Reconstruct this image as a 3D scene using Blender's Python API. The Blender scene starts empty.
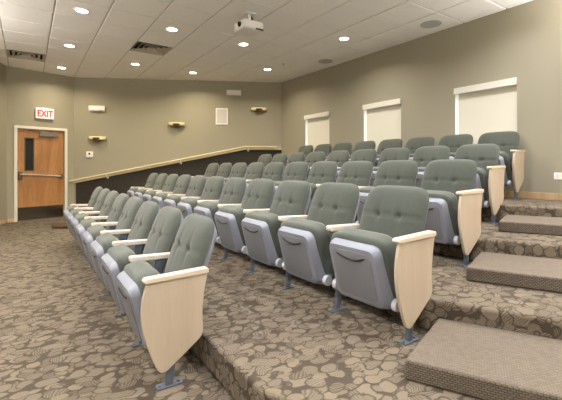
import bpy, bmesh, math, random
from mathutils import Vector, Matrix
random.seed(4)
PI = math.pi
sc = bpy.context.scene
COL = sc.collection

# ------------------------------------------------------------------ camera, world, exposure
# world axes: +x runs from the front of the room up to the wall with the windows, +y runs along the rows away from the aisle
CZ = 1.21                      # camera height above the front floor
CEIL = 3.34
cd = bpy.data.cameras.new('camera'); cam = bpy.data.objects.new('camera', cd); COL.objects.link(cam)
cd.sensor_width = 36; cd.lens = 373 / 562 * 36; cd.shift_y = -34 / 562; cd.clip_start = .05
cam.location = (0, 0, CZ); cam.rotation_euler = (PI / 2, 0, -math.atan2(254, 373))
sc.camera = cam
w = bpy.data.worlds.new('world'); sc.world = w; w.use_nodes = True
w.node_tree.nodes['Background'].inputs[0].default_value = (.86, .93, 1, 1)
w.node_tree.nodes['Background'].inputs[1].default_value = 4.0
sc.view_settings.view_transform = 'Standard'; sc.view_settings.look = 'None'
sc.view_settings.exposure = 0.12; sc.view_settings.gamma = 1; sc.view_settings.use_curve_mapping = False
LAMP = 21.0                    # watts per ceiling can
WARM = (1, .86, .62); NEUT = (.97, .97, 1)
CANS_VIEW = [(.62, 5.76), (.62, 7.56), (.62, 9.36), (1.87, 5.76), (1.87, 8.16), (3.13, 5.76), (3.13, 8.16), (4.38, 6.96), (4.38, 4.56)]
CANS_MORE = [(.62, 3.96), (.62, 2.16), (.62, .36), (1.87, 3.36), (1.87, .96), (3.13, 3.36), (3.13, .96), (4.38, 2.16), (4.38, -.24),
             (-.65, 6.36), (-.65, 3.96), (-.65, 1.56), (-.65, -.84), (-1.9, 4.56), (-1.9, 2.16), (-1.9, -.24), (1.87, -1.44), (3.13, -1.44)]
def can_lamp(x, y, z, col, e):
    l = bpy.data.lights.new('can_lamp', 'AREA'); l.shape = 'DISK'; l.size = .14; l.energy = e; l.color = col; l.spread = math.radians(148)
    o = bpy.data.objects.new('can_lamp', l); COL.objects.link(o); o.location = (x, y, z)
    return o
def warmth(y):
    t = min(max((y - 2) / 6, 0), 1)
    return tuple(NEUT[i] * (1 - t) + WARM[i] * t for i in range(3))
def fill_uplight(x, y, z, dx, dy, length, e):  # added fill lamp, out of view, aimed up to brighten the ceiling
    l = bpy.data.lights.new('fill_uplight', 'AREA'); l.shape = 'RECTANGLE'; l.size = length; l.size_y = .08; l.energy = e; l.color = (1, .95, .90)
    o = bpy.data.objects.new('fill_uplight', l); COL.objects.link(o); o.location = (x, y, z)
    o.rotation_euler = Vector((-dx * .12, -dy * .12, -1)).to_track_quat('Z', 'X').to_euler()
    zz = Vector((-dx * .12, -dy * .12, -1)).normalized(); xx = Vector((-dy, dx, 0)).normalized(); yy = zz.cross(xx)
    o.matrix_world = Matrix(((xx.x, yy.x, zz.x, x), (xx.y, yy.y, zz.y, y), (xx.z, yy.z, zz.z, z), (0, 0, 0, 1)))
FILL_Z = 2.72  # height of the added fill lamps
fill_uplight(.4, -2.62, FILL_Z, 0, 1, 9.0, 170)
fill_uplight(-4.32, -1.2, FILL_Z, 1, 0, 2.8, 60)
fill_uplight(-2.77, 3.94, FILL_Z, .914, -.405, 6.6, 300)
fill_uplight(5.22, -.6, FILL_Z, -1, 0, 3.9, 280)
for (x, y) in CANS_MORE: can_lamp(x, y, CEIL - .02, warmth(y), LAMP)

# ------------------------------------------------------------------ material helpers
MATS = {}
def new_mat(name):
    m = bpy.data.materials.new(name); m.use_nodes = True; MATS[name] = m
    return m, m.node_tree.nodes, m.node_tree.links, m.node_tree.nodes['Principled BSDF']
def plain(name, col, rough=.5, metal=0, noise=0, nscale=20, bump=0, bscale=200, coat=0, emis=None, estr=0):
    m, N, L, P = new_mat(name)
    P.inputs['Base Color'].default_value = (*col, 1); P.inputs['Roughness'].default_value = rough; P.inputs['Metallic'].default_value = metal
    if coat: P.inputs['Coat Weight'].default_value = coat
    if emis: P.inputs['Emission Color'].default_value = (*emis, 1); P.inputs['Emission Strength'].default_value = estr
    tc = N.new('ShaderNodeTexCoord')
    if noise:
        n = N.new('ShaderNodeTexNoise'); n.inputs['Scale'].default_value = nscale; n.inputs['Detail'].default_value = 5
        L.new(tc.outputs['Object'], n.inputs['Vector'])
        r = N.new('ShaderNodeValToRGB'); r.color_ramp.elements[0].position = .3; r.color_ramp.elements[1].position = .7
        r.color_ramp.elements[0].color = (*[c * (1 - noise) for c in col], 1); r.color_ramp.elements[1].color = (*[min(1, c * (1 + noise)) for c in col], 1)
        L.new(n.outputs['Fac'], r.inputs[0]); L.new(r.outputs[0], P.inputs['Base Color'])
    if bump:
        n2 = N.new('ShaderNodeTexNoise'); n2.inputs['Scale'].default_value = bscale; n2.inputs['Detail'].default_value = 3
        L.new(tc.outputs['Object'], n2.inputs['Vector'])
        b = N.new('ShaderNodeBump'); b.inputs['Strength'].default_value = bump; b.inputs['Distance'].default_value = .003
        L.new(n2.outputs['Fac'], b.inputs['Height']); L.new(b.outputs[0], P.inputs['Normal'])
    return m
def wood(name, c1, c2, axis=2, rough=.4, scale=9, stretch=.06, rings=.7):
    m, N, L, P = new_mat(name)
    tc = N.new('ShaderNodeTexCoord'); mp = N.new('ShaderNodeMapping'); s = [1, 1, 1]; s[axis] = stretch
    mp.inputs['Scale'].default_value = s; L.new(tc.outputs['Object'], mp.inputs[0])
    n = N.new('ShaderNodeTexNoise'); n.inputs['Scale'].default_value = scale; n.inputs['Detail'].default_value = 8; n.inputs['Distortion'].default_value = rings
    L.new(mp.outputs[0], n.inputs['Vector'])
    n2 = N.new('ShaderNodeTexNoise'); n2.inputs['Scale'].default_value = scale * 14; n2.inputs['Detail'].default_value = 4; L.new(mp.outputs[0], n2.inputs['Vector'])
    mx = N.new('ShaderNodeMath'); mx.operation = 'MULTIPLY_ADD'; mx.inputs[1].default_value = .35; L.new(n2.outputs['Fac'], mx.inputs[0]); L.new(n.outputs['Fac'], mx.inputs[2])
    r = N.new('ShaderNodeValToRGB'); r.color_ramp.elements[0].position = .45; r.color_ramp.elements[1].position = .9
    r.color_ramp.elements[0].color = (*c1, 1); r.color_ramp.elements[1].color = (*c2, 1)
    L.new(mx.outputs[0], r.inputs[0]); L.new(r.outputs[0], P.inputs['Base Color']); P.inputs['Roughness'].default_value = rough
    return m

def math_node(N, L, op, a, b=None, c=None):
    n = N.new('ShaderNodeMath'); n.operation = op
    for i, v in enumerate((a, b, c)):
        if v is None: continue
        if isinstance(v, (int, float)): n.inputs[i].default_value = v
        else: L.new(v, n.inputs[i])
    return n.outputs[0]

def carpet_mat():
    """brown carpet covered in rounded cream leaves, each with its own direction of fine veins"""
    m, N, L, P = new_mat('leaf_carpet')
    tc = N.new('ShaderNodeTexCoord')
    nz = N.new('ShaderNodeTexNoise'); nz.inputs['Scale'].default_value = 7; nz.inputs['Detail'].default_value = 2
    L.new(tc.outputs['Object'], nz.inputs['Vector'])
    ad = N.new('ShaderNodeVectorMath'); ad.operation = 'MULTIPLY_ADD'
    ad.inputs[1].default_value = (.09, .09, .09); L.new(nz.outputs['Color'], ad.inputs[0]); L.new(tc.outputs['Object'], ad.inputs[2])
    sx = N.new('ShaderNodeSeparateXYZ'); L.new(ad.outputs[0], sx.inputs[0])
    fz = N.new('ShaderNodeTexNoise'); fz.inputs['Scale'].default_value = 260; fz.inputs['Detail'].default_value = 2; L.new(tc.outputs['Object'], fz.inputs['Vector'])
    def layer(rot, scl, S, off, r0, r1):
        mp = N.new('ShaderNodeMapping'); mp.inputs['Rotation'].default_value = (0, 0, rot); mp.inputs['Scale'].default_value = scl; mp.inputs['Location'].default_value = off
        L.new(ad.outputs[0], mp.inputs[0])
        vc = N.new('ShaderNodeTexVoronoi'); vc.feature = 'F1'; vc.inputs['Scale'].default_value = S; vc.inputs['Randomness'].default_value = .75; L.new(mp.outputs[0], vc.inputs['Vector'])
        sep = N.new('ShaderNodeSeparateColor'); L.new(vc.outputs['Color'], sep.inputs[0])
        ang = math_node(N, L, 'MULTIPLY', sep.outputs[0], 6.283)
        d = math_node(N, L, 'MULTIPLY_ADD', sx.outputs[1], math_node(N, L, 'SINE', ang), math_node(N, L, 'MULTIPLY', sx.outputs[0], math_node(N, L, 'COSINE', ang)))
        d = math_node(N, L, 'MULTIPLY_ADD', sx.outputs[2], .8, d)
        st = math_node(N, L, 'MULTIPLY_ADD', math_node(N, L, 'SINE', math_node(N, L, 'MULTIPLY', d, 420)), .5, .5)
        vein = math_node(N, L, 'MULTIPLY', st, math_node(N, L, 'MAXIMUM', math_node(N, L, 'MULTIPLY_ADD', sep.outputs[1], 1.0, -.28), .06))
        tone = math_node(N, L, 'MULTIPLY_ADD', sep.outputs[2], -.34, 1.0)
        val = math_node(N, L, 'SUBTRACT', tone, vein)
        mask = N.new('ShaderNodeMapRange'); mask.inputs[1].default_value = r1; mask.inputs[2].default_value = r0; L.new(vc.outputs['Distance'], mask.inputs[0])
        rim = N.new('ShaderNodeMapRange'); rim.inputs[1].default_value = r1 + .07; rim.inputs[2].default_value = r1 + .01; L.new(vc.outputs['Distance'], rim.inputs[0])
        return val, mask.outputs[0], rim.outputs[0]
    v1, m1, k1 = layer(.5, (1, 1.45, 1.3), 9.6, (0, 0, 0), .45, .51)
    v2, m2, k2 = layer(1.9, (1, 1.35, 1.2), 10.4, (3.3, 1.7, .4), .52, .58)
    def mixf(f, a, b_):
        n = N.new('ShaderNodeMix'); n.data_type = 'FLOAT'; L.new(f, n.inputs[0])
        for k, v in ((2, a), (3, b_)):
            if isinstance(v, (int, float)): n.inputs[k].default_value = v
            else: L.new(v, n.inputs[k])
        return n.outputs[0]
    leaf = mixf(m2, .0, v2)                    # lower leaves on the brown ground
    leaf = mixf(k1, leaf, .0)                  # dark outline under the upper leaves
    leaf = mixf(m1, leaf, v1)                  # upper leaves
    leaf = math_node(N, L, 'MULTIPLY_ADD', math_node(N, L, 'SUBTRACT', fz.outputs['Fac'], .5), .5, leaf)
    r = N.new('ShaderNodeValToRGB'); r.color_ramp.elements[0].position = 0; r.color_ramp.elements[1].position = .9
    r.color_ramp.elements[0].color = (.055, .040, .025, 1); r.color_ramp.elements[1].color = (.175, .140, .098, 1)
    L.new(leaf, r.inputs[0]); L.new(r.outputs[0], P.inputs['Base Color']); P.inputs['Roughness'].default_value = .95
    b = N.new('ShaderNodeBump'); b.inputs['Strength'].default_value = .5; b.inputs['Distance'].default_value = .006; L.new(leaf, b.inputs['Height']); L.new(b.outputs[0], P.inputs['Normal'])
    return m
def step_mat(name, light, dark):
    """looped carpet woven in short ribs, on the step blocks"""
    m, N, L, P = new_mat(name)
    tc = N.new('ShaderNodeTexCoord'); sx = N.new('ShaderNodeSeparateXYZ'); L.new(tc.outputs['Object'], sx.inputs[0])
    along = math_node(N, L, 'SUBTRACT', math_node(N, L, 'MULTIPLY', sx.outputs[0], .47), math_node(N, L, 'MULTIPLY', sx.outputs[1], .88))
    cb = N.new('ShaderNodeCombineXYZ'); L.new(along, cb.inputs[0]); L.new(sx.outputs[2], cb.inputs[1])
    br = N.new('ShaderNodeTexBrick'); br.inputs['Scale'].default_value = 1; br.inputs['Brick Width'].default_value = .021; br.inputs['Row Height'].default_value = .0105
    br.inputs['Mortar Size'].default_value = .0022; br.inputs['Mortar Smooth'].default_value = .6; br.inputs['Bias'].default_value = -.2
    br.inputs['Color1'].default_value = (*light, 1); br.inputs['Color2'].default_value = (*[c * .72 for c in light], 1); br.inputs['Mortar'].default_value = (*dark, 1)
    L.new(cb.outputs[0], br.inputs['Vector'])
    b2 = N.new('ShaderNodeTexBrick')
    for k in ('Color1', 'Color2', 'Mortar'): b2.inputs[k].default_value = br.inputs[k].default_value
    b2.inputs['Mortar'].default_value = (*[(a + b) / 2 for a, b in zip(light, dark)], 1)
    b2.inputs['Scale'].default_value = 1; b2.inputs['Brick Width'].default_value = .022; b2.inputs['Row Height'].default_value = .011; b2.inputs['Mortar Size'].default_value = .002
    mp = N.new('ShaderNodeMapping'); mp.inputs['Rotation'].default_value = (0, 0, 1.08); L.new(tc.outputs['Object'], mp.inputs[0]); L.new(mp.outputs[0], b2.inputs['Vector'])
    ge = N.new('ShaderNodeNewGeometry'); sn = N.new('ShaderNodeSeparateXYZ'); L.new(ge.outputs['True Normal'], sn.inputs[0])
    up = math_node(N, L, 'GREATER_THAN', sn.outputs[2], .6)
    mx = N.new('ShaderNodeMix'); mx.data_type = 'RGBA'; L.new(up, mx.inputs[0]); L.new(br.outputs['Color'], mx.inputs[6]); L.new(b2.outputs['Color'], mx.inputs[7])
    L.new(mx.outputs[2], P.inputs['Base Color']); P.inputs['Roughness'].default_value = .95
    bp = N.new('ShaderNodeBump'); bp.inputs['Strength'].default_value = .6; bp.inputs['Distance'].default_value = .004; L.new(mx.outputs[2], bp.inputs['Height']); L.new(bp.outputs[0], P.inputs['Normal'])
    return m

carpet = carpet_mat()
stepc = step_mat('ribbed_carpet', (.17, .138, .104), (.05, .035, .023))
darkstep = step_mat('dark_ribbed_carpet', (.10, .05, .028), (.04, .02, .012))
paint = plain('khaki_paint', (.32, .294, .22), .7, bump=.15, bscale=300)
panelm = plain('dark_brown_wainscot', (.026, .020, .013), .75, noise=.15, bump=.2)
tilem = plain('ceiling_tile', (.91, .895, .87), .9, noise=.03, nscale=60, bump=.35, bscale=420)
tbar = plain('ceiling_grid', (.60, .57, .53), .6)
trimw = plain('white_trim', (.74, .72, .64), .45)
basewood = wood('base_wood', (.46, .31, .17), (.62, .45, .28), axis=1)
railwood = wood('rail_wood', (.56, .47, .29), (.68, .59, .40), axis=0)
maple = wood('maple', (.44, .35, .25), (.51, .425, .325), axis=2, scale=7, rings=.3)
mapletop = wood('maple_cap', (.60, .49, .35), (.70, .60, .47), axis=1, scale=7, rings=.3)
armwood = wood('pale_maple', (.66, .58, .47), (.76, .68, .58), axis=1, scale=7, rings=.3)
doorwood = wood('door_wood', (.30, .13, .045), (.50, .26, .10), axis=1, scale=5, stretch=.15, rings=1.4, rough=.35)
fabric = plain('sage_fabric', (.060, .070, .056), .92, noise=.16, nscale=160, bump=.4, bscale=500)
fabric.node_tree.nodes['Principled BSDF'].inputs['Sheen Weight'].default_value = .25
shellm = plain('grey_plastic', (.235, .25, .30), .42, bump=.12, bscale=350)
shellface = plain('grey_plastic_face', (.185, .19, .21), .5, bump=.25, bscale=350)
hubm = plain('light_grey_plastic', (.50, .51, .56), .4)
legm = plain('blue_grey_steel', (.13, .15, .18), .4, metal=.3)
black = plain('black_plastic', (.015, .015, .017), .4)
chrome = plain('brushed_steel', (.55, .53, .5), .3, metal=1)
bronze = plain('bronze_metal', (.16, .11, .06), .35, metal=.8)
brass = plain('brass', (.55, .42, .16), .3, metal=1)
whitep = plain('white_plastic', (.84, .83, .82), .4)
greyp = plain('grey_grille', (.5, .49, .47), .6, bump=.4, bscale=600)
redm = plain('red_letters', (.75, .02, .04), .5, emis=(.9, .02, .05), estr=.35)
signw = plain('sign_white', (.85, .8, .76), .4, emis=(1, .85, .8), estr=.25)
lens = plain('lamp_lens', (1, 1, 1), .4, emis=(1, .93, .8), estr=9)
darkglass = plain('dark_glass', (.02, .022, .02), .08)
shade = plain('cream_shade', (.76, .73, .62), .8, bump=.2, bscale=500)
P_ = shade.node_tree.nodes['Principled BSDF']; P_.inputs['Transmission Weight'].default_value = 0
glass = plain('window_glass', (1, 1, 1), .02); glass.node_tree.nodes['Principled BSDF'].inputs['Transmission Weight'].default_value = 1; glass.node_tree.nodes['Principled BSDF'].inputs['IOR'].default_value = 1.1
alab = plain('cream_glass', (.80, .74, .50), .4, emis=(1, .86, .5), estr=.22)
ductm = plain('duct_dark', (.06, .053, .042), .8)
ventm = plain('vent_paint', (.52, .46, .38), .5)

# ------------------------------------------------------------------ mesh helpers
def new_bm(): return bmesh.new()
def box(bm, x0, x1, y0, y1, z0, z1):
    v = [bm.verts.new((x, y, z)) for z in (z0, z1) for y in (y0, y1) for x in (x0, x1)]
    for f in ((0, 2, 3, 1), (4, 5, 7, 6), (0, 1, 5, 4), (2, 6, 7, 3), (0, 4, 6, 2), (1, 3, 7, 5)): bm.faces.new([v[i] for i in f])
def prism(bm, pts, z0, z1, fn=None):
    """pts: outline in a plane; fn maps (a, b, c) to xyz"""
    fn = fn or (lambda a, b, c: (a, b, c))
    lo = [bm.verts.new(fn(a, b, z0)) for a, b in pts]; hi = [bm.verts.new(fn(a, b, z1)) for a, b in pts]
    bm.faces.new(lo[::-1]); bm.faces.new(hi); n = len(pts)
    for i in range(n): bm.faces.new((lo[i], lo[(i + 1) % n], hi[(i + 1) % n], hi[i]))
def rings(bm, rs, cap0=True, cap1=True):
    vs = [[bm.verts.new(p) for p in r] for r in rs]; n = len(rs[0])
    for a, b in zip(vs, vs[1:]):
        for i in range(n): bm.faces.new((a[i], a[(i + 1) % n], b[(i + 1) % n], b[i]))
    if cap0: bm.faces.new(vs[0][::-1])
    if cap1: bm.faces.new(vs[-1])
def tube(bm, pts, r, seg=10):
    pts = [Vector(p) for p in pts]; rs = []
    for i, p in enumerate(pts):
        t = (pts[min(i + 1, len(pts) - 1)] - pts[max(i - 1, 0)]).normalized()
        a = t.cross(Vector((0, 0, 1)));
        if a.length < .1: a = t.cross(Vector((1, 0, 0)))
        a.normalize(); b = t.cross(a)
        rr = r[i] if isinstance(r, (list, tuple)) else r
        rs.append([p + a * rr * math.cos(k * 2 * PI / seg) + b * rr * math.sin(k * 2 * PI / seg) for k in range(seg)])
    rings(bm, rs)
def lathe(bm, prof, seg=24, a0=0, a1=2 * PI, fn=None):
    fn = fn or (lambda x, y, z: (x, y, z)); full = abs(a1 - a0 - 2 * PI) < 1e-6; n = seg if full else seg + 1
    vs = [[bm.verts.new(fn(r * math.cos(a0 + (a1 - a0) * k / seg), r * math.sin(a0 + (a1 - a0) * k / seg), z)) for k in range(n)] for r, z in prof]
    for a, b in zip(vs, vs[1:]):
        for i in range(seg): bm.faces.new((a[i], a[(i + 1) % n], b[(i + 1) % n], b[i]))
    if full:
        if prof[0][0] > 0: bm.faces.new(vs[0][::-1])
        if prof[-1][0] > 0: bm.faces.new(vs[-1])
def superbox(bm, c, h, n=5, seg=10, fn=None):
    """a soft box: centre c, half sizes h"""
    fn = fn or (lambda x, y, z: (x, y, z)); cache = {}
    def V(p):
        k = tuple(round(q, 5) for q in p)
        if k not in cache:
            s = sum(abs(q) ** n for q in p) ** (1 / n)
            cache[k] = bm.verts.new(fn(*[c[i] + h[i] * p[i] / s for i in range(3)]))
        return cache[k]
    g = [math.tan((-1 + 2 * i / seg) * PI / 4) for i in range(seg + 1)]
    for ax in range(3):
        for s in (-1, 1):
            for i in range(seg):
                for j in range(seg):
                    q = []
                    for a, b in ((g[i], g[j]), (g[i + 1], g[j]), (g[i + 1], g[j + 1]), (g[i], g[j + 1])):
                        p = [0, 0, 0]; p[ax] = s; p[(ax + 1) % 3] = a; p[(ax + 2) % 3] = b; q.append(V(p))
                    bm.faces.new(q if s > 0 else q[::-1])
def obj(name, bm, m, parent=None, smooth=None, bevel=0, bseg=2):
    bmesh.ops.recalc_face_normals(bm, faces=bm.faces[:])
    me = bpy.data.meshes.new(name); bm.to_mesh(me); bm.free(); me.materials.append(m)
    o = bpy.data.objects.new(name, me); COL.objects.link(o)
    if parent: o.parent = parent
    if smooth is not None:
        me.polygons.foreach_set('use_smooth', [True] * len(me.polygons)); me.set_sharp_from_angle(angle=math.radians(smooth))
    if bevel:
        b = o.modifiers.new('bevel', 'BEVEL'); b.width = bevel; b.segments = bseg; b.limit_method = 'ANGLE'; b.angle_limit = math.radians(40)
    return o
def tag(o, label, cat, group=None):
    o['label'] = label; o['category'] = cat
    if group: o['group'] = group
    return o
def thing(name, label, cat, loc=(0, 0, 0), rz=0, group=None):
    o = bpy.data.objects.new(name, None); COL.objects.link(o); o.location = loc; o.rotation_euler = (0, 0, rz); o.empty_display_size = .1
    return tag(o, label, cat, group)
def struct(name, bm, m, **k):
    o = obj(name, bm, m, **k); o['kind'] = 'structure'; return o
def copy_tree(o, parent=None):
    c = o.copy(); COL.objects.link(c)
    if parent: c.parent = parent
    for ch in o.children: copy_tree(ch, c)
    return c

# ------------------------------------------------------------------ room plan (x, y)
P1 = Vector((.93, 10.2)); P2 = Vector((-.36, 9.85)); W1 = Vector((5.38, 7.88))
P3 = Vector((-4.5, .5)); P4 = Vector((-4.5, -2.8)); P5 = Vector((5.38, -2.8))
BACK = 5.38
def wall_matrix(p, q):
    """frame of a wall seen from inside, p left, q right: x to the right, y up, z out into the room"""
    e = (q - p).normalized(); X = Vector((e.x, e.y, 0)); Y = Vector((0, 0, 1)); Z = X.cross(Y)
    return Matrix(((X.x, Y.x, Z.x, p.x), (X.y, Y.y, Z.y, p.y), (X.z, Y.z, Z.z, 0), (0, 0, 0, 1)))
MD = wall_matrix(P2, P1); MS = wall_matrix(P1, W1); MB = wall_matrix(W1, P5); MF = wall_matrix(P3, P2)
def place(o, M, x, y, z=0):
    o.matrix_world = M @ Matrix.Translation((x, y, z)); return o
# floors
bm = new_bm(); prism(bm, [(P2.x - .1, P2.y + .1), (P1.x + .1, P1.y + .2), (5.48, 7.93), (5.48, -2.9), (-4.6, -2.9), (-4.6, .5)], -.1, 0); struct('floor', bm, carpet)
TZ = [0, .19, .39, .59, .79]
RV = [None, .88, 2.04, 3.15, 4.24]; RB = [None, 1.45, 1.40, 1.70, 2.00]
DX, DY = .454, -.891            # direction in which the risers turn along the aisle
def wall_y(x): return 10.2 - (x - .93) * (2.32 / 4.4) if x > .93 else 10.2
for k in range(1, 5):
    r, b = RV[k], RB[k]; tu = (b + 2.8) / -DY; tv = (BACK - r) / DX
    pts = [(r, wall_y(r) + .05), (r, b)]
    if tv < tu: pts += [(BACK, b + DY * tv)]
    else: pts += [(r + DX * tu, -2.8), (BACK, -2.8)]
    pts += [(BACK, 7.93)]
    if k == 1: pts.append((.93, 10.25))
    bm = new_bm(); prism(bm, pts, TZ[k - 1], TZ[k]); struct('floor_tier', bm, carpet, bevel=.022, bseg=3)
# plain walls
def flat_wall(name, M, length, z1=CEIL + .1, x0=0):
    bm = new_bm(); box(bm, x0, length, -.1, z1, -.12, 0); o = struct(name, bm, paint); o.matrix_world = M; return o
LS = (W1 - P1).length; LD = (P1 - P2).length; LF = (P2 - P3).length; LB = (P5 - W1).length
flat_wall('wall_left', MS, LS + .1)
flat_wall('wall_front', MF, LF)
flat_wall('wall_rear', wall_matrix(P4, P3), (P4 - P3).length)
flat_wall('wall_aisle', wall_matrix(P5, P4), (P5 - P4).length)
# invented ledges with a lip, out of view, added to carry the ceiling fill lamps
def fill_ledge(name, M, a, b):
    bm = new_bm(); box(bm, a, b, FILL_Z - .12, FILL_Z - .09, 0, .30); box(bm, a, b, FILL_Z - .09, FILL_Z + .01, .285, .30)
    o = struct(name, bm, trimw); o.matrix_world = M
fill_ledge('trim_fill_ledge_aisle', wall_matrix(P5, P4), .2, 9.6); fill_ledge('trim_fill_ledge_rear', wall_matrix(P4, P3), .1, 3.2); fill_ledge('trim_fill_ledge_front', MF, .2, 7.2); fill_ledge('trim_fill_ledge_window', MB, 6.4, 10.5)
# door wall with its opening
DX0, DX1, DZ = .19, 1.13, 2.03
bm = new_bm(); box(bm, -.05, DX0, -.1, CEIL + .1, -.12, 0); box(bm, DX1, LD + .05, -.1, CEIL + .1, -.12, 0); box(bm, DX0, DX1, DZ, CEIL + .1, -.12, 0)
struct('wall_door', bm, paint).matrix_world = MD
# window wall
WIN = [(2.33, 3.20), (4.19, 5.06), (6.05, 6.90)]; WZ0, WZ1 = 1.30, 2.34
bm = new_bm(); prev = -.1
for (a, b) in reversed(WIN):
    x0, x1 = 7.88 - b, 7.88 - a
    box(bm, prev, x0, -.1, CEIL + .1, -.16, 0); box(bm, x0, x1, -.1, WZ0, -.16, 0); box(bm, x0, x1, WZ1, CEIL + .1, -.16, 0); prev = x1
box(bm, prev, LB + .1, -.1, CEIL + .1, -.16, 0)
struct('wall_back', bm, paint).matrix_world = MB
# ceiling: tiles hanging a little below their grid
CU, CV = .6, .627; U0, V0 = 5.46, .306
VENTS = [(1.87, 6.96), (-.01, 8.76)]
def inside(x, y):
    if x > BACK - .02 or x < -4.5 or y < -2.8: return False
    poly = [P1, P2, P3, P4, P5, W1]; c = False
    for i in range(len(poly)):
        a, b = poly[i], poly[i - 1]
        if (a.y > y) != (b.y > y) and x < (b.x - a.x) * (y - a.y) / (b.y - a.y) + a.x: c = not c
    return c
bm = new_bm()
for i in range(-9, 9):
    for j in range(-15, 9):
        x0, y0 = V0 + i * CV, U0 + j * CU; cx, cy = x0 + CV / 2, y0 + CU / 2
        if not any(inside(cx + a * CV * .5, cy + b * CU * .5) for a in (-.98, .98) for b in (-.98, .98)): continue
        if any(abs(cx - a) < .2 and abs(cy - b) < .2 for a, b in VENTS): continue
        g = .009; c = .006
        a = [(x0 + g, y0 + g), (x0 + CV - g, y0 + g), (x0 + CV - g, y0 + CU - g), (x0 + g, y0 + CU - g)]
        b = [(x0 + g + c, y0 + g + c), (x0 + CV - g - c, y0 + g + c), (x0 + CV - g - c, y0 + CU - g - c), (x0 + g + c, y0 + CU - g - c)]
        rings(bm, [[(*p, CEIL + .012) for p in a], [(*p, CEIL + .005) for p in a], [(*p, CEIL) for p in b]], cap0=False)
struct('ceiling', bm, tilem)
bm = new_bm(); t = .06
for i in range(-8, 9):                                   # the metal grid and the deck above it
    x = V0 + i * CV; box(bm, x - .0125, x + .0125, -2.9, 10.35, CEIL + .0115, CEIL + .05)
for j in range(-14, 9):
    y = U0 + j * CU; box(bm, -4.7, BACK + .1, y - .0125, y + .0125, CEIL + .0112, CEIL + .0495)
struct('ceiling_grid', bm, tbar)
bm = new_bm(); box(bm, -4.7, BACK + .15, -2.95, 10.4, CEIL + .3, CEIL + .35); struct('ceiling_deck', bm, ductm)

# baseboards
def baseboard(name, M, a, b, z0, h=.085):
    bm = new_bm(); box(bm, a, b, z0, z0 + h, 0, .012); o = struct(name, bm, basewood, bevel=.003); o.matrix_world = M
baseboard('baseboard_door_left', MD, 0.013, .14, 0); baseboard('baseboard_door_right', MD, 1.20, LD, 0)
baseboard('baseboard_front', MF, 0, LF - .013, 0)
yb = [7.9, RB[4] + DY * (BACK - RV[4]) / DX, RB[3] + DY * (BACK - RV[3]) / DX, RB[2] + DY * (BACK - RV[2]) / DX]
baseboard('baseboard_back', MB, 0, 7.88 - yb[1], .79); 
baseboard('baseboard_back_lower', MB, 7.88 - yb[1], 7.88 - yb[2], .59)
# wainscot under the sloping cap on the left wall
cap = [(.05, .80), (4.09, 1.62), (LS, 1.62)]
bm = new_bm(); prism(bm, [(.05, 0)] + cap + [(LS, 0)], 0, .012); struct('trim_1', bm, panelm).matrix_world = MS
bm = new_bm()
def cap_profile(pts, z0, z1, h):
    up = [(x, y + h) for x, y in pts]
    prism(bm, pts + up[::-1], z0, z1)
cap_profile([(-.0, .79), (4.09, 1.62), (LS, 1.62)], 0, .045, .04); o = struct('trim_2', bm, railwood, bevel=.004); o.matrix_world = MS

# handrail on brackets
hr = thing('handrail', 'pale wooden handrail climbing the left wall above the dark wainscot', 'handrail'); hr.matrix_world = MS
def rail_y(x): return .845 + (x + .0) * .203 if x < 4.09 else .845 + 4.09 * .203
bm = new_bm(); rs = []
for x in (-.05, 1.0, 2.0, 3.0, 4.0, 4.09, 4.18, 4.88):
    y = rail_y(x) + .012; rs.append([(x, y + .024 * math.sin(a), .095 + .02 * math.cos(a)) for a in [k * 2 * PI / 12 for k in range(12)]])
rings(bm, rs); obj('rail', bm, railwood, hr, smooth=50)
for x in (.78, 2.51, 4.17):
    bm = new_bm(); y = rail_y(x)
    tube(bm, [(x, y - .075, .045), (x, y - .07, .075), (x, y - .045, .094), (x, y - .012, .095)], .008)
    lathe(bm, [(.026, 0), (.026, .012), (.012, .02)], 16, fn=lambda a, b, c, x=x, y=y: (x + a, y - .075 + b, .012 + c))
    b = obj('bracket', bm, whitep, hr, smooth=40)

# ------------------------------------------------------------------ windows
for n, (a, b) in enumerate(WIN):
    x0, x1 = 7.88 - b, 7.88 - a; nm = 'window_%d' % (n + 1)
    bm = new_bm(); t = .035
    for (p, q, r, s) in ((x0, x1, WZ0, WZ0 + t), (x0, x1, WZ1 - t, WZ1), (x0, x0 + t, WZ0 + t, WZ1 - t), (x1 - t, x1, WZ0 + t, WZ1 - t)): box(bm, p, q, r, s, -.15, -.11)
    f = struct(nm, bm, trimw); f.matrix_world = MB
    bm = new_bm(); box(bm, x0 + t, x1 - t, WZ0 + t, WZ1 - t, -.135, -.129); obj('pane', bm, glass, f)
    bm = new_bm(); box(bm, x0, x0 + .004, WZ0, WZ1, -.11, -.001); box(bm, x1 - .004, x1, WZ0, WZ1, -.11, -.001); obj('jamb', bm, trimw, f)
    bm = new_bm(); box(bm, x0 - .02, x1 + .02, WZ0 - .025, WZ0, -.10, .03); obj('window_sill', bm, trimw, f)
    lab = ['cream roller shade on the window nearest the right edge, behind the aisle seats',
           'cream roller shade on the middle of the three windows',
           'cream roller shade on the window nearest the far corner'][n]
    s = thing('roller_shade', lab, 'window shade', group='roller shades on the back wall'); s.matrix_world = MB
    bm = new_bm(); box(bm, x0 - .0, x1 + .004, 2.29, 2.385, .001, .035); obj('valance', bm, trimw, s, bevel=.004)
    bm = new_bm(); box(bm, x0 + .036, x1 - .006, WZ0 + .03, 2.30, -.045, -.043); obj('shade_cloth', bm, shade, s)
    bm = new_bm(); box(bm, x0 + .036, x1 - .006, WZ0 + .01, WZ0 + .035, -.052, -.036); obj('hem_bar', bm, trimw, s, bevel=.003)

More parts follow.
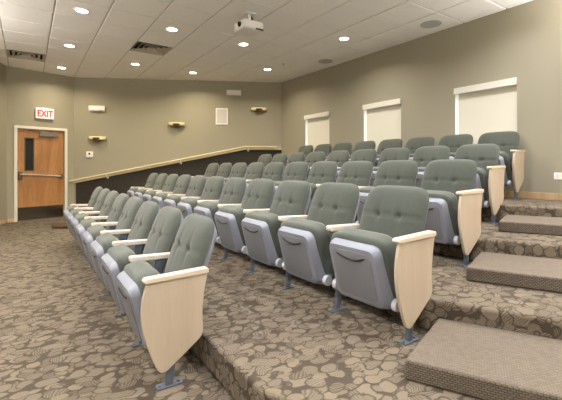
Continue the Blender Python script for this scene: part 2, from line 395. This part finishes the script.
# ------------------------------------------------------------------ door
bm = new_bm(); t = .06
prism(bm, [(DX0 - t, 0), (DX0, 0), (DX0, DZ), (DX1, DZ), (DX1, 0), (DX1 + t, 0), (DX1 + t, DZ + t), (DX0 - t, DZ + t)], -.12, .02)
struct('door_frame', bm, trimw, bevel=.004).matrix_world = MD
d = bpy.data.objects.new('door_1', None); COL.objects.link(d); d['kind'] = 'structure'; d.matrix_world = MD @ Matrix.Translation((DX0, 0, -.05))
dw = DX1 - DX0
bm = new_bm()          # leaf with a hole for the narrow light
g0, g1, h0, h1 = .14, .33, 1.10, 1.84
box(bm, .004, g0, .008, DZ - .004, -.022, .022); box(bm, g1, dw - .004, .008, DZ - .004, -.022, .022); box(bm, g0, g1, .008, h0, -.022, .022); box(bm, g0, g1, h1, DZ - .004, -.022, .022)
obj('door_leaf', bm, doorwood, d)
bm = new_bm(); box(bm, g0, g1, h0, h1, -.004, .004); obj('glass_lite', bm, darkglass, d)
bm = new_bm(); t = .02
for q in ((g0, g1, h0 - .001, h0 + t), (g0, g1, h1 - t, h1 + .001), (g0, g0 + t, h0 + t, h1 - t), (g1 - t, g1, h0 + t, h1 - t)): box(bm, *q, .0045, .028)
obj('lite_frame', bm, bronze, d)
bm = new_bm(); box(bm, .02, dw - .02, .012, .30, .022, .026); obj('kick_plate', bm, plain('dark_steel', (.30, .27, .23), .22, metal=1), d)
bm = new_bm(); tube(bm, [(.05, 1.03, .07), (dw - .08, .97, .075)], .019, 12); bar = obj('push_bar', bm, chrome, d, smooth=40)
bm = new_bm(); box(bm, .015, .095, .90, 1.09, .022, .085); obj('latch_case', bm, bronze, bar, bevel=.01)
bm = new_bm(); box(bm, dw - .1, dw - .045, .92, 1.02, .022, .085); obj('hinge_case', bm, bronze, bar, bevel=.01)
bm = new_bm(); box(bm, .42, .80, 1.875, 1.975, .022, .08); cl = obj('door_closer', bm, plain('grey_metal', (.22, .2, .17), .4, metal=.5), d, bevel=.01)
bm = new_bm(); tube(bm, [(.48, 1.97, .06), (.30, 1.985, .14), (.2, 2.0, .08)], .009, 8); obj('closer_arm', bm, bronze, cl)
# exit sign with real letters
s = thing('exit_sign', 'white EXIT sign with red letters above the wooden door', 'exit sign'); place(s, MD, .53, 2.28)
bm = new_bm(); box(bm, 0, .36, 0, .235, .001, .055); obj('housing', bm, signw, s, bevel=.006)
bm = new_bm(); box(bm, .12, .24, .235, .247, .001, .04); obj('mount', bm, whitep, s)
tx = bpy.data.curves.new('exit_letters', 'FONT'); tx.body = 'EXIT'; tx.size = .20; tx.extrude = .0015; tx.align_x = 'CENTER'; tx.offset = .006; tx.space_character = 1.04
tmp = bpy.data.objects.new('tmp', tx); COL.objects.link(tmp); bpy.context.view_layer.update()
tm = bpy.data.meshes.new_from_object(tmp.evaluated_get(bpy.context.evaluated_depsgraph_get())); bpy.data.objects.remove(tmp)
to = bpy.data.objects.new('exit_letters', tm); COL.objects.link(to); tm.materials.clear(); tm.materials.append(redm); to.parent = s; to.location = (.18, .046, .0572); to.scale = (.74, 1, 1)
# wall fittings on the left wall (wall frame coordinates)
e = thing('emergency_light', 'white twin-head emergency light box high on the left wall near the door', 'emergency light'); place(e, MS, .36, 2.53)
bm = new_bm(); prism(bm, [(0, .0), (.36, 0), (.37, .13), (-.01, .13)], .001, .065); obj('housing', bm, whitep, e, bevel=.012)
for x in (.09, .27):
    bm = new_bm(); superbox(bm, (x, .045, .066), (.065, .032, .012), 4, 6); obj('lamp_head', bm, whitep, e, smooth=60)
e = thing('strobe_panel', 'plain white rectangular signal box high on the left wall above the speaker', 'signal box'); place(e, MS, 3.63, 2.99)
bm = new_bm(); box(bm, 0, .36, 0, .125, .001, .045); obj('housing', bm, whitep, e, bevel=.006)
bm = new_bm(); box(bm, .03, .33, .025, .1, .045, .05); obj('lens', bm, whitep, e, bevel=.002)
e = thing('wall_speaker', 'white framed rectangular in-wall speaker with grey grille', 'speaker'); place(e, MS, 3.36, 2.25)
bm = new_bm(); t = .028
for q in ((0, .3, 0, t), (0, .3, .41 - t, .41), (0, t, t, .41 - t), (.3 - t, .3, t, .41 - t)): box(bm, *q, .0005, .014)
obj('frame', bm, whitep, e)
bm = new_bm(); box(bm, t, .3 - t, t, .41 - t, .0005, .009); obj('grille', bm, plain('speaker_grille', (.60, .57, .56), .6, bump=.3, bscale=900), e)
e = thing('thermostat', 'small white thermostat with dark dial beside the door', 'thermostat'); place(e, MS, .29, 1.42)
bm = new_bm(); box(bm, 0, .15, 0, .14, .001, .03); obj('cover', bm, whitep, e, bevel=.008)
bm = new_bm(); lathe(bm, [(.024, 0), (.024, .008), (.018, .011)], 20, fn=lambda a, b, c: (.075 + a, .085 + b, .03 + c)); obj('dial', bm, black, e)
bm = new_bm(); box(bm, .03, .12, -.012, -.001, .001, .02); obj('vent_slot', bm, greyp, e)
for x, z, lab in ((.54, 1.86, 'brass and cream bowl wall sconce above the thermostat'), (2.41, 2.22, 'brass and cream bowl wall sconce in the middle of the left wall'),
                  (4.44, 2.62, 'brass and cream bowl wall sconce nearest the far corner')):
    s = thing('wall_sconce', lab, 'sconce', group='brass sconces on the left wall'); place(s, MS, x, z)
    F = lambda a, b, c: (a, c, .004 + b * .62)
    bm = new_bm(); lathe(bm, [(.10, .0), (.17, .004), (.190, .022), (.20, .062), (.193, .062), (.18, .026), (.165, .012), (.10, .006)], 24, 0, PI, F); obj('bowl', bm, alab, s, smooth=40)
    bm = new_bm(); lathe(bm, [(.20, -.020), (.215, -.012), (.21, .0), (.14, .0), (.14, -.020), (.20, -.020)], 24, 0, PI, F); obj('band', bm, brass, s, smooth=40)
    bm = new_bm(); lathe(bm, [(.0, -.062), (.06, -.054), (.10, -.03), (.11, .03), (.0, .03)], 16, 0, PI, lambda a, b, c: (a, c, .001 + b * 1.55)); obj('bracket', bm, bronze, s, smooth=40)
# outlet plate on the window wall
e = thing('outlet_plate', 'white outlet plate low on the window wall by the right edge', 'outlet'); place(e, MB, 5.97, 1.045)
bm = new_bm(); box(bm, 0, .13, 0, .085, .0005, .007); obj('plate', bm, whitep, e, bevel=.003)
for x in (.022, .075):
    bm = new_bm(); box(bm, x, x + .034, .02, .066, .007, .009); obj('socket', bm, trimw, e, bevel=.001)

# ------------------------------------------------------------------ ceiling fittings
def downlight(x, y, label):
    t = thing('recessed_downlight', label, 'ceiling light', (x, y, CEIL), 0, 'recessed downlights in the ceiling')
    bm = new_bm(); lathe(bm, [(.078, -.001), (.078, -.006), (.092, -.009), (.103, -.006), (.105, -.0005)], 32); obj('trim_ring', bm, whitep, t, smooth=40)
    bm = new_bm(); lathe(bm, [(.0785, -.0006), (.074, -.0045), (.04, -.0075), (.0, -.008)], 32); obj('lens', bm, lens, t, smooth=60)
    can_lamp(x, y, CEIL - .02, warmth(y), LAMP).name = 'can_lamp'
LBL = ['recessed ceiling downlight at the top left, nearest one in the front column',
       'recessed ceiling downlight second from the door wall, in the front column',
       'recessed ceiling downlight closest to the door wall above the exit sign',
       'recessed ceiling downlight on the near side of the right ceiling vent',
       'recessed ceiling downlight on the far side of the right ceiling vent',
       'recessed ceiling downlight just behind and below the projector',
       'recessed ceiling downlight in the column of the projector, nearest the left wall',
       'recessed ceiling downlight nearest the far corner of the room',
       'recessed ceiling downlight to the right of the projector, nearest the windows']
for (x, y), l in zip(CANS_VIEW, LBL): downlight(x, y, l)
for (x, y), l in zip(VENTS, ['square ceiling air vent between two downlights', 'square ceiling air vent above the exit sign at the left']):
    t = thing('ceiling_vent', l, 'air vent', (x, y, CEIL), 0, 'ceiling air vents')
    a, b = CV / 2 - .012, CU / 2 - .012
    bm = new_bm(); rings(bm, [[(-a, -b, 0), (a, -b, 0), (a, b, 0), (-a, b, 0)], [(-a, -b, .11), (a, -b, .11), (a, b, .11), (-a, b, .11)]], cap0=False); obj('duct_box', bm, ductm, t)
    for k, f in enumerate((1, .74, .48, .24)):
        bm = new_bm(); z = .002
        o_ = [(-a * f, -b * f), (a * f, -b * f), (a * f, b * f), (-a * f, b * f)]; f2 = f - .13
        i_ = [(-a * f2, -b * f2), (a * f2, -b * f2), (a * f2, b * f2), (-a * f2, b * f2)]
        A = [bm.verts.new((*p, z)) for p in o_]; B = [bm.verts.new((*p, z + .035)) for p in i_]
        A2 = [bm.verts.new((*p, z + .003)) for p in o_]; B2 = [bm.verts.new((*p, z + .038)) for p in i_]
        for i in range(4):
            j = (i + 1) % 4
            bm.faces.new((A[i], A[j], B[j], B[i])); bm.faces.new((A2[i], B2[i], B2[j], A2[j])); bm.faces.new((A[i], A2[i], A2[j], A[j])); bm.faces.new((B[i], B[j], B2[j], B2[i]))
        obj('louver', bm, ventm, t)
for (x, y), l in (((5.01, 5.76), 'round grey ceiling speaker farther from the camera, along the window wall'), ((5.01, 3.36), 'round grey ceiling speaker nearer the camera, along the window wall')):
    t = thing('ceiling_speaker', l, 'ceiling speaker', (x, y, CEIL), 0, 'round ceiling speakers')
    bm = new_bm(); lathe(bm, [(.128, -.0005), (.130, -.006), (.143, -.008), (.150, -.005), (.152, -.0005)], 36); obj('rim', bm, plain('speaker_rim', (.5, .48, .45), .5), t, smooth=40)
    bm = new_bm(); lathe(bm, [(.129, -.0005), (.127, -.006), (.07, -.009), (0, -.010)], 36); obj('grille', bm, greyp, t, smooth=60)
t = thing('sprinkler_head', 'tiny sprinkler head in the ceiling near the far corner downlight', 'sprinkler', (4.42, 6.40, CEIL))
bm = new_bm(); lathe(bm, [(.035, -.0005), (.033, -.006), (.012, -.012), (.01, -.03), (.022, -.032), (.022, -.035), (0, -.036)], 16); obj('head', bm, chrome, t, smooth=40)

# projector: hangs by a short column, lens towards the front wall
t = thing('projector', 'white projector hanging from the ceiling on a short mount', 'projector', (2.57, 4.56, CEIL), 0)
bm = new_bm(); box(bm, -.085, .085, -.06, .06, -.014, -.0005); pm = obj('mount_plate', bm, whitep, t, bevel=.004)
bm = new_bm(); lathe(bm, [(.02, -.014), (.02, -.13)], 14); obj('column', bm, whitep, pm, smooth=40)
bm = new_bm(); box(bm, -.08, .08, -.07, .07, -.145, -.128); obj('cradle', bm, black, pm, bevel=.004)
bm = new_bm(); superbox(bm, (-.01, 0, -.20), (.165, .155, .064), 7, 10); body = obj('body', bm, whitep, t, smooth=50)
bm = new_bm(); lathe(bm, [(.036, 0), (.036, .015), (.03, .025), (.025, .01), (0, .006)], 24, fn=lambda a, b, c: (-.171 - c, -.05 + a, -.20 + b)); obj('lens', bm, black, body, smooth=40)
bm = new_bm()
for k in range(7): box(bm, -.02 + k * .022, -.008 + k * .022, -.1575, -.150, -.225, -.185)
obj('vent_grille', bm, whitep, body)
bm = new_bm()
box(bm, .02, .135, -.1575, -.13, -.257, -.240); obj('port_panel', bm, black, body)
bm = new_bm(); tube(bm, [(.05, .05, -.0), (.09, .06, -.05), (.08, .02, -.10), (.11, -.02, -.14)], .012, 8); obj('cable', bm, black, body, smooth=60)
bm = new_bm(); superbox(bm, (.06, .05, -.075), (.028, .028, .028), 3, 6); obj('cable_knot', bm, black, body, smooth=60)

# ------------------------------------------------------------------ step blocks in the aisle
BL = [None, ('ribbed carpet step block in the foreground at the bottom right', .07), ('ribbed carpet step block second from the front, beside the third row end panel', .05), ('ribbed carpet step block farthest up the aisle, nearest the window wall', .05)]
for k in (1, 2, 3):
    r, b = RV[k + 1], RB[k + 1]; tt = BL[k][1]; L_ = 1.75
    bl = (r + DX * tt - .001, b + DY * tt); br_ = (r + DX * (tt + L_) - .001, b + DY * (tt + L_))
    fl = (bl[0] - .585, bl[1] - .2); fr = (br_[0] - .585, br_[1] - .2)
    z = TZ[k]
    bm = new_bm(); prism(bm, [fl, bl, br_, fr], z, z + .1)
    tag(obj('step_block', bm, stepc, bevel=.014, bseg=3), BL[k][0], 'step', 'carpeted step blocks in the aisle')
bm = new_bm(); prism(bm, [(.40, 8.42), (.66, 8.26), (.66, 8.86), (.41, 8.9)], 0, .05)
tag(obj('step_block', bm, darkstep, bevel=.01), 'low dark brown step block on the floor past the far end of the front row', 'step')

# ------------------------------------------------------------------ auditorium seat
PITCH = .588
HX = PITCH / 2
def make_chair():
    root = thing('auditorium_seat', 'x', 'auditorium seat')
    # backrest: soft board leaning back, waisted by a stitched crease with two buttons
    by0, bz0, by1, bz1 = .165, .34, .352, .868
    Lb = math.hypot(by1 - by0, bz1 - bz0); ey, ez = (by1 - by0) / Lb, (bz1 - bz0) / Lb; ny, nz = -ez, ey
    def B(x, h, d):                                       # d forward
        q = .012 * math.sin(h / Lb * PI)                  # a slight lumbar curve
        return (x, by0 + ey * h + ny * (d + q), bz0 + ez * h + nz * (d + q))
    N_ = 30; cr = .60
    def outline(a, b):
        m_ = max(abs(a), abs(b))
        if m_ == 0: return 0, 0
        ca, cb = a / m_, b / m_; n = 5.2 if b > 0 else 9
        s = (abs(ca) ** n + abs(cb) ** n) ** (-1 / n)
        return ca * s * m_, cb * s * m_
    bm = new_bm(); F = {}; R = {}
    for i in range(N_ + 1):
        for j in range(N_ + 1):
            a = -1 + 2 * i / N_; b = -1 + 2 * j / N_
            x, y = outline(a, b); h = (y + 1) / 2 * Lb; m_ = max(abs(a), abs(b))
            wdt = .257
            X = x * wdt; edge = max(0, 1 - m_ ** 3.2)
            f = .045 + .05 * edge ** .5
            th = h / Lb
            f -= .008 * math.exp(-((th - cr) / .016) ** 2) * (edge > 0) * min(1, edge * 4)
            f -= .016 * math.exp(-((th - .2) / .03) ** 2) * min(1, edge * 4)
            for bx in (-.085, .085): f -= .022 * math.exp(-(((X - bx) / .018) ** 2 + ((th - cr) * Lb / .02) ** 2))
            for bx in (-.085, .085): f -= .006 * math.exp(-((X - bx) / .016) ** 2) * math.exp(-(((th - cr) * Lb - .0) / .10) ** 2)
            F[i, j] = bm.verts.new(B(X, h, f))
            R[i, j] = F[i, j] if m_ > .999 else bm.verts.new(B(X, h, .02 - .01 * edge ** .5 + (.025 * (1 - min(1, edge * 4)))))
    for i in range(N_):
        for j in range(N_):
            bm.faces.new((F[i, j], F[i + 1, j], F[i + 1, j + 1], F[i, j + 1])); q = [R[i, j], R[i, j + 1], R[i + 1, j + 1], R[i + 1, j]]
            bm.faces.new(q)
    back = obj('backrest', bm, fabric, root, smooth=70)
    for bx in (-.085, .085):
        bm = new_bm(); superbox(bm, (bx, 0, 0), (.009, .009, .004), 2.4, 5, fn=lambda x, y, z: B(x, cr * Lb + y, .060 + z)); obj('tuft_button', bm, fabric, back, smooth=60)
    def rr(w0, w1, h0, h1, d, r=.04, n=5, cxs=0):
        pts = []
        for (sx, hh, a0, ww) in ((1, h0, -90, w0), (1, h1, 0, w1), (-1, h1, 90, w1), (-1, h0, 180, w0)):
            cx = sx * (ww - r); cy = hh + (r if hh == h0 else -r)
            for k in range(n + 1):
                a = math.radians(a0 + 90 * k / n); pts.append((cx + r * math.cos(a), cy + r * math.sin(a), d))
        return pts
    bm = new_bm(); rings(bm, [[B(*p) for p in rr(.215, .225, -.04, .50, -.004, .06)], [B(*p) for p in rr(.235, .240, -.05, .525, .020, .07)], [B(*p) for p in rr(.235, .240, -.05, .525, .03, .07)]])
    obj('back_shell', bm, shellm, root, smooth=40)
    # tipped-up seat: plastic pan facing forward, cushion behind it
    sy0, sz0, sy1, sz1 = -.095, .155, -.190, .520
    Ls = math.hypot(sy1 - sy0, sz1 - sz0); fy, fz = (sy1 - sy0) / Ls, (sz1 - sz0) / Ls; gy, gz = fz, -fy
    def S(x, h, d): return (x, sy0 + fy * h + gy * d, sz0 + fz * h + gz * d)
    def ring(w0, w1, h0, h1, d0, d1, r): return [S(x, h, d0 + (d1 - d0) * (h - h0) / (h1 - h0)) for x, h, _ in rr(w0, w1, h0, h1, 0, r)]
    bm = new_bm()
    rings(bm, [ring(.230, .206, -.02, .392, .13, .085, .06), ring(.234, .208, -.025, .396, .10, .05, .06), ring(.224, .202, -.01, .390, .05, .018, .06), ring(.192, .186, .012, .378, .006, .0, .045), ring(.168, .166, .035, .358, -.001, -.001, .04)], cap1=True)
    pan = obj('seat_pan', bm, shellm, root, smooth=35)
    bm = new_bm(); rings(bm, [ring(.160, .158, .045, .350, .0, .0, .04), ring(.160, .158, .045, .350, -.004, -.004, .04), ring(.152, .150, .053, .342, -.006, -.006, .035)]); obj('pan_face', bm, shellface, pan, smooth=35)
    bm = new_bm(); pts = [S(-.115 + .23 * k / 12, .312 + .026 * (2 * k / 12 - 1) ** 2 - .012, -.0085) for k in range(13)]
    tube(bm, pts, [.003] + [.0065] * 11 + [.003], 8); obj('grip_slot', bm, black, pan, smooth=60)
    bm = new_bm(); superbox(bm, (0, .215, .120), (.236, .212, .076), 6, 12, S)
    obj('seat_cushion', bm, fabric, root, smooth=70)
    for sx in (-1, 1):
        bm = new_bm(); lathe(bm, [(.034, 0), (.036, .006), (.036, .030), (.028, .036), (.012, .036), (.01, .03), (0, .03)], 20, fn=lambda a, b, c, sx=sx: (sx * (.262 - c), -.05 + a, .205 + b))
        obj('pivot_hub', bm, hubm, root, smooth=40)
    make_leg(root, -HX)
    bm = new_bm(); y0, y1 = -.085, .215
    prism(bm, [(y0, .572), (y0 + .015, .565), (y1, .560), (y1, .592), (y0 + .012, .604), (y0, .598)], -HX - .026, -HX + .026, lambda a, b, c: (c, a, b))
    obj('armrest', bm, armwood, root, bevel=.006, bseg=2)
    return root
def make_leg(root, x):
    bm = new_bm()
    prof = [(-.022, .008), (.018, .008), (.042, .20), (.085, .30), (.15, .555), (.09, .558), (.04, .36), (-.01, .25), (-.008, .15)]
    prism(bm, prof, x - .014, x + .014, lambda a, b, c: (c, a, b))
    leg = obj('leg', bm, legm, root, bevel=.004)
    bm = new_bm(); prism(bm, [(-.07, -.022), (-.058, -.028), (.060, -.028), (.07, -.022), (.07, .022), (.060, .028), (-.058, .028), (-.07, .022)], 0, .008, lambda a, b, c: (x + b, a, c))
    for yy in (-.052, .050): lathe(bm, [(.009, .008), (.009, .014), (0, .015)], 8, fn=lambda a, b, c, yy=yy: (x + a, yy + b, c))
    obj('foot_plate', bm, legm, leg, smooth=30)
    return leg
def smooth_poly(pts, it=3):
    for _ in range(it):
        out = []
        for i, (p, r) in enumerate(pts):
            q = pts[(i + 1) % len(pts)]
            a = pts[i][0]; b = q[0]
            out.append(((a[0] * .75 + b[0] * .25, a[1] * .75 + b[1] * .25), r)); out.append(((a[0] * .25 + b[0] * .75, a[1] * .25 + b[1] * .75), r))
        pts = out
    return [p for p, _ in pts]
def bez(p0, p1, p2, n=8): return [((1 - t) ** 2 * p0[0] + 2 * t * (1 - t) * p1[0] + t * t * p2[0], (1 - t) ** 2 * p0[1] + 2 * t * (1 - t) * p1[1] + t * t * p2[1]) for t in [k / n for k in range(n + 1)]]
def make_end(root):
    leg = make_leg(root, HX - .002)
    prof = bez((-.128, .592), (-.182, .44), (-.140, .30)) + bez((-.135, .28), (-.11, .20), (-.08, .13), 5) + bez((-.073, .115), (-.05, .08), (-.01, .107), 6) \
        + bez((.14, .212), (.185, .24), (.185, .28), 6) + bez((.182, .33), (.175, .45), (.212, .592), 6)
    bm = new_bm(); prism(bm, prof, HX + .012, HX + .034, lambda a, b, c: (c, a, b)); pn = obj('end_panel', bm, maple, root, smooth=30, bevel=.003)
    bm = new_bm(); y0, y1 = -.146, .218
    prism(bm, [(y0 + .01, .588), (y1 - .008, .593), (y1, .600), (y1, .617), (y1 - .01, .625), (y0 + .012, .616), (y0, .607), (y0, .596)], HX - .012, HX + .042, lambda a, b, c: (c, a, b))
    obj('panel_cap', bm, mapletop, pn, bevel=.006)
    return [leg, pn]
proto = make_chair()
end_parts = make_end(proto)
#        foot x, first standard y, tier, seats
ROWS = [(.65, 2.05, 0, 8, 0), (1.80, 1.375, 1, 11, 2), (2.95, 1.68, 2, 10, 2), (4.09, 2.04, 3, 9, 4), (4.88, 2.18, 4, 8, 6)]
ROWN = ['front row', 'second row', 'third row', 'fourth row', 'back row']
ORD = ['', 'second', 'third', 'fourth', 'fifth', 'sixth', 'seventh', 'eighth', 'ninth', 'tenth', 'eleventh']
first = True
plainchair = None
for r, (fx, y0, tier, n, turn) in enumerate(ROWS):
    # the rows bend back a little at the aisle: the last seats are turned, each standard meeting the next
    turns = [turn, turn * .62, turn * .28] + [0] * (n - 3)
    spots = []; px, py = fx, 0
    for k in reversed(range(n)):
        a = math.radians(turns[k]); spots.append((px + math.sin(a) * HX, py - math.cos(a) * HX, a)); px += math.sin(a) * PITCH; py -= math.cos(a) * PITCH
    spots = [(q[0], q[1] - py + y0, q[2]) for q in reversed(spots)]
    for k in range(n):
        if r == 0 and k == 0: c = proto
        elif k == 0: c = copy_tree(proto)
        else:
            c = proto.copy(); COL.objects.link(c)
            for ch in proto.children:
                if ch not in end_parts: copy_tree(ch, c)
        c.location = (spots[k][0], spots[k][1], TZ[tier]); c.rotation_euler = (0, 0, -PI / 2 + spots[k][2])
        if k == 0: lab = 'sage green seat with maple end panel at the aisle end of the %s' % ROWN[r]
        elif k == n - 1: lab = 'sage green auditorium seat at the far end of the %s, by the left wall' % ROWN[r]
        else: lab = 'sage green tip-up auditorium seat in the %s, %s from its aisle end' % (ROWN[r], ORD[k])
        c['label'] = lab; c['group'] = 'auditorium seats in the %s' % ROWN[r]
